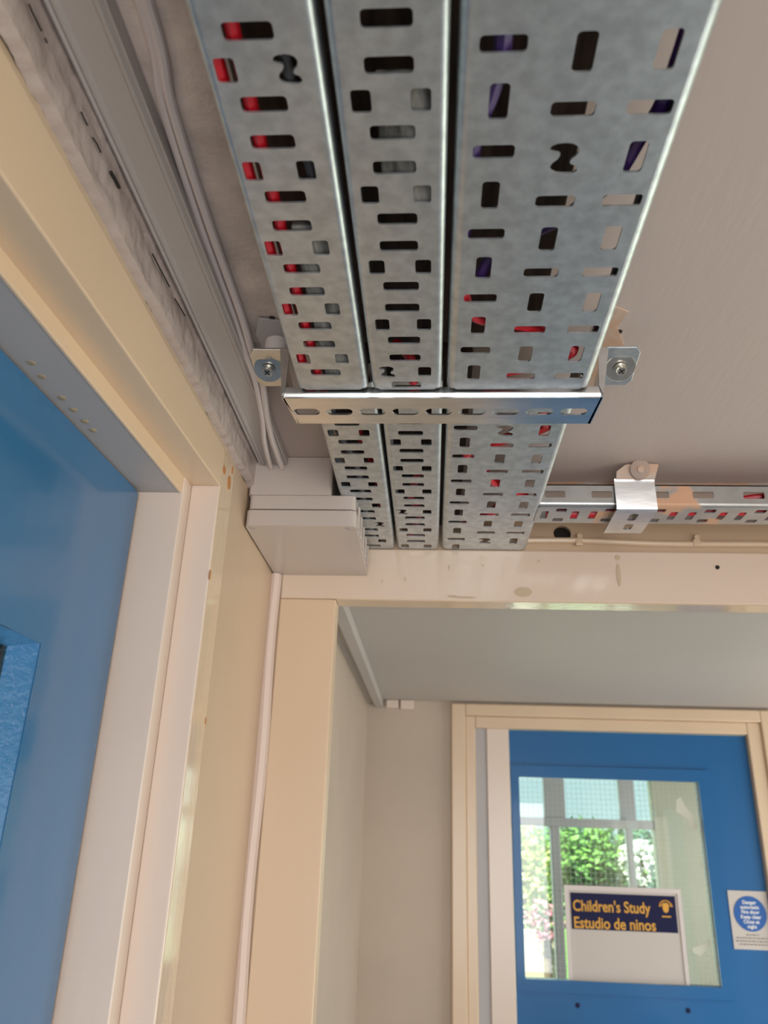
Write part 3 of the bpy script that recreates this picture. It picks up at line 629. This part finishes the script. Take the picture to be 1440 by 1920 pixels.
# ------------------------------------------------------------------ trunking and white cables on the ceiling
t = thing('cable_trunking', (-.555, .7, 1.155), 'wide off white plastic trunking along the ceiling edge on the left', 'trunking')
x0, x1, zb = -.600, -.503, 1.155
prof = [(x0, HC-.001), (x0, zb), (x0+.004, zb-.001), (x0+.008, zb+.003), (x0+.012, zb-.002), (x0+.019, zb-.002), (x0+.022, zb+.002), (x1-.022, zb+.002), (x1-.019, zb-.002), (x1-.012, zb-.002), (x1-.008, zb+.003), (x1-.004, zb-.001), (x1, zb), (x1, HC-.001)]
build('lid', G().xz(prof, -1.5, 2.40), M['trunk'], t, bevel=.001)
cab = lambda px, py, z: tuple(onz(px, py, z))
a = [(-.452, -1.2, 1.172), (-.448, .2, 1.172)]+[cab(276, 0, 1.172), cab(322, 200, 1.172), cab(392, 420, 1.172), cab(452, 590, 1.170), cab(474, 665, 1.158), cab(491, 713, 1.146), cab(501, 783, 1.143), cab(512, 830, 1.143)]
a.append((cab(519, 853, 1.143)[0], 2.398, 1.143))
cable(a, .0095, 'pvc_white', 'white round cable along the ceiling, nearer the trays, ending right on the box', name='white_cable')
a = [(-.476, -1.2, 1.177), (-.472, .2, 1.177)]+[cab(262, 0, 1.177), cab(306, 200, 1.177), cab(376, 420, 1.177), cab(438, 590, 1.176), cab(462, 665, 1.160), cab(478, 712, 1.146), cab(492, 783, 1.143), cab(496, 830, 1.143)]
a.append((cab(497, 853, 1.143)[0], 2.398, 1.143))
cable(a, .0085, 'pvc_white', 'white round cable along the ceiling, nearer the trunking, ending left on the box', name='white_cable')
tr4 = bpy.data.objects['trim_4']
for pl in ([(52, 8), (62, 30), (76, 58)], [(82, 72), (86, 80)], [(150, 210), (162, 235)], [(172, 258), (180, 270), (187, 286)], [(206, 322), (214, 336), (222, 352)], [(284, 476), (296, 500), (316, 538)], [(326, 560), (345, 592)]):
    pts = [onx(a_1+2, b_1, XL+.030) for a_1, b_1 in pl]; pts = [(XL+.030, p.y, p.z) for p in pts]
    build('crack', G().tube(pts, .0016 if pl[0][0] != 206 else .0035, 5), M['dark'], tr4)

# ------------------------------------------------------------------ passage details
t = thing('pipe_boxing', (-.47, 5, 1.0), 'pale painted boxing along the left ceiling edge of the passage', 'boxing')
build('front_board', G().box(-.50, -.43, W+.11, D-.01, 1.0, C2), M['ceiling_smooth'], t, bevel=.006)
build('back_board', G().box(-.565, -.50, W+.11, D-.01, 1.035, C2), M['ceiling_smooth'], t)
tag(build('surface_box', G().box(-.40, -.29, D-.06, D, .995, C2-.002), M['pink_white'], bevel=.008), 'small white box on the far wall nearest the boxing', 'socket box', 'small boxes under the passage ceiling')
tag(build('surface_box', G().box(-.275, -.16, D-.07, D, .985, C2-.002), M['pink_white'], bevel=.008), 'small white box on the far wall nearer the blue door', 'socket box', 'small boxes under the passage ceiling')

# poster behind / on the glass
t = thing('poster', (1.53, D+.04, -1.03), 'white framed poster with navy heading on the far door glass', 'poster')
yp = D+.046
build('sheet', G().box(1.085, 1.985, yp-.004, yp, -1.027, -.372), M['paper'], t)
g = plate([(1.075, -1.028), (1.995, -1.028), (1.995, -.362), (1.075, -.362)], [[(1.105, -1.0275), (1.965, -1.0275), (1.965, -.395), (1.105, -.395)]], .014, lambda a_1, b_1, c_1: (a_1, yp-.012+c_1, b_1))
build('frame', g, M['pvc_white'], t)
hd = build('heading_panel', G().box(1.122, 1.945, yp-.008, yp-.004, -.675, -.415), M['navy'], t)
text('heading_text', "Children's Study", .112, 1.135, -.545, yp-.010, M['yellow'], hd, bold=.002, fit=.61)
text('heading_text', "Estudio de ninos", .112, 1.135, -.665, yp-.010, M['yellow'], hd, bold=.002, fit=.64)
# crest: shield with wreath
g = G(); cx, cz = 1.865, -.495
sh_ = [(-.022, .03), (.022, .03), (.026, .0), (.018, -.03), (0, -.042), (-.018, -.03), (-.026, 0)]
g.loft([(cx+a_1, yp-.010, cz+b_1) for a_1, b_1 in sh_], [(cx+a_1, yp-.012, cz+b_1) for a_1, b_1 in sh_])
arc = [(cx+.052*math.cos(math.radians(q)), yp-.010, cz-.005+.052*math.sin(math.radians(q))) for q in range(10, 171, 16)]
g.tube(arc, .005, 6); g.tube([(cx-.05, yp-.01, cz+.005), (cx-.03, yp-.01, cz+.018)], .006, 6); g.tube([(cx+.05, yp-.01, cz+.005), (cx+.03, yp-.01, cz+.018)], .006, 6)
g.box(cx-.035, cx+.035, yp-.012, yp-.009, cz-.072, cz-.062)
build('crest', g, M['yellow'], hd)
# fire door label
t = thing('fire_door_sign', (2.5, D+.02, -.76), 'white sign with a blue disc at the right edge of the far door', 'sign')
build('card', G().box(2.353, 2.654, D+.013, D+.019, -.766, -.355), M['paper'], t)
disc = build('blue_disc', G().lathe([(.125, 0), (.125, .003)], (2.507, D+.0125, -.516), (0, -1, 0), 40), M['blue_print'], t)
for i, s_ in enumerate(('Danger', 'automatic', 'Fire door', 'Keep clear', 'Close at', 'night')):
    text('sign_text', s_, .036, 2.507, -.448-.034*i, D+.008, M['white_print'], disc, align='CENTER', bold=.0008)
g = G()
for i, wd in enumerate((.10, .26, .27, .22)):
    z = -.668-.022*i; x = 2.507-wd/2
    while x < 2.507+wd/2: l_ = random.uniform(.012, .03); g.box(x, min(x+l_, 2.507+wd/2), D+.011, D+.013, z, z+.007); x += l_+.007
build('small_print', g, M['black_print'], t)
# ----- tidy
for o in list(bpy.data.objects):
    if '_o' in o: del o['_o']
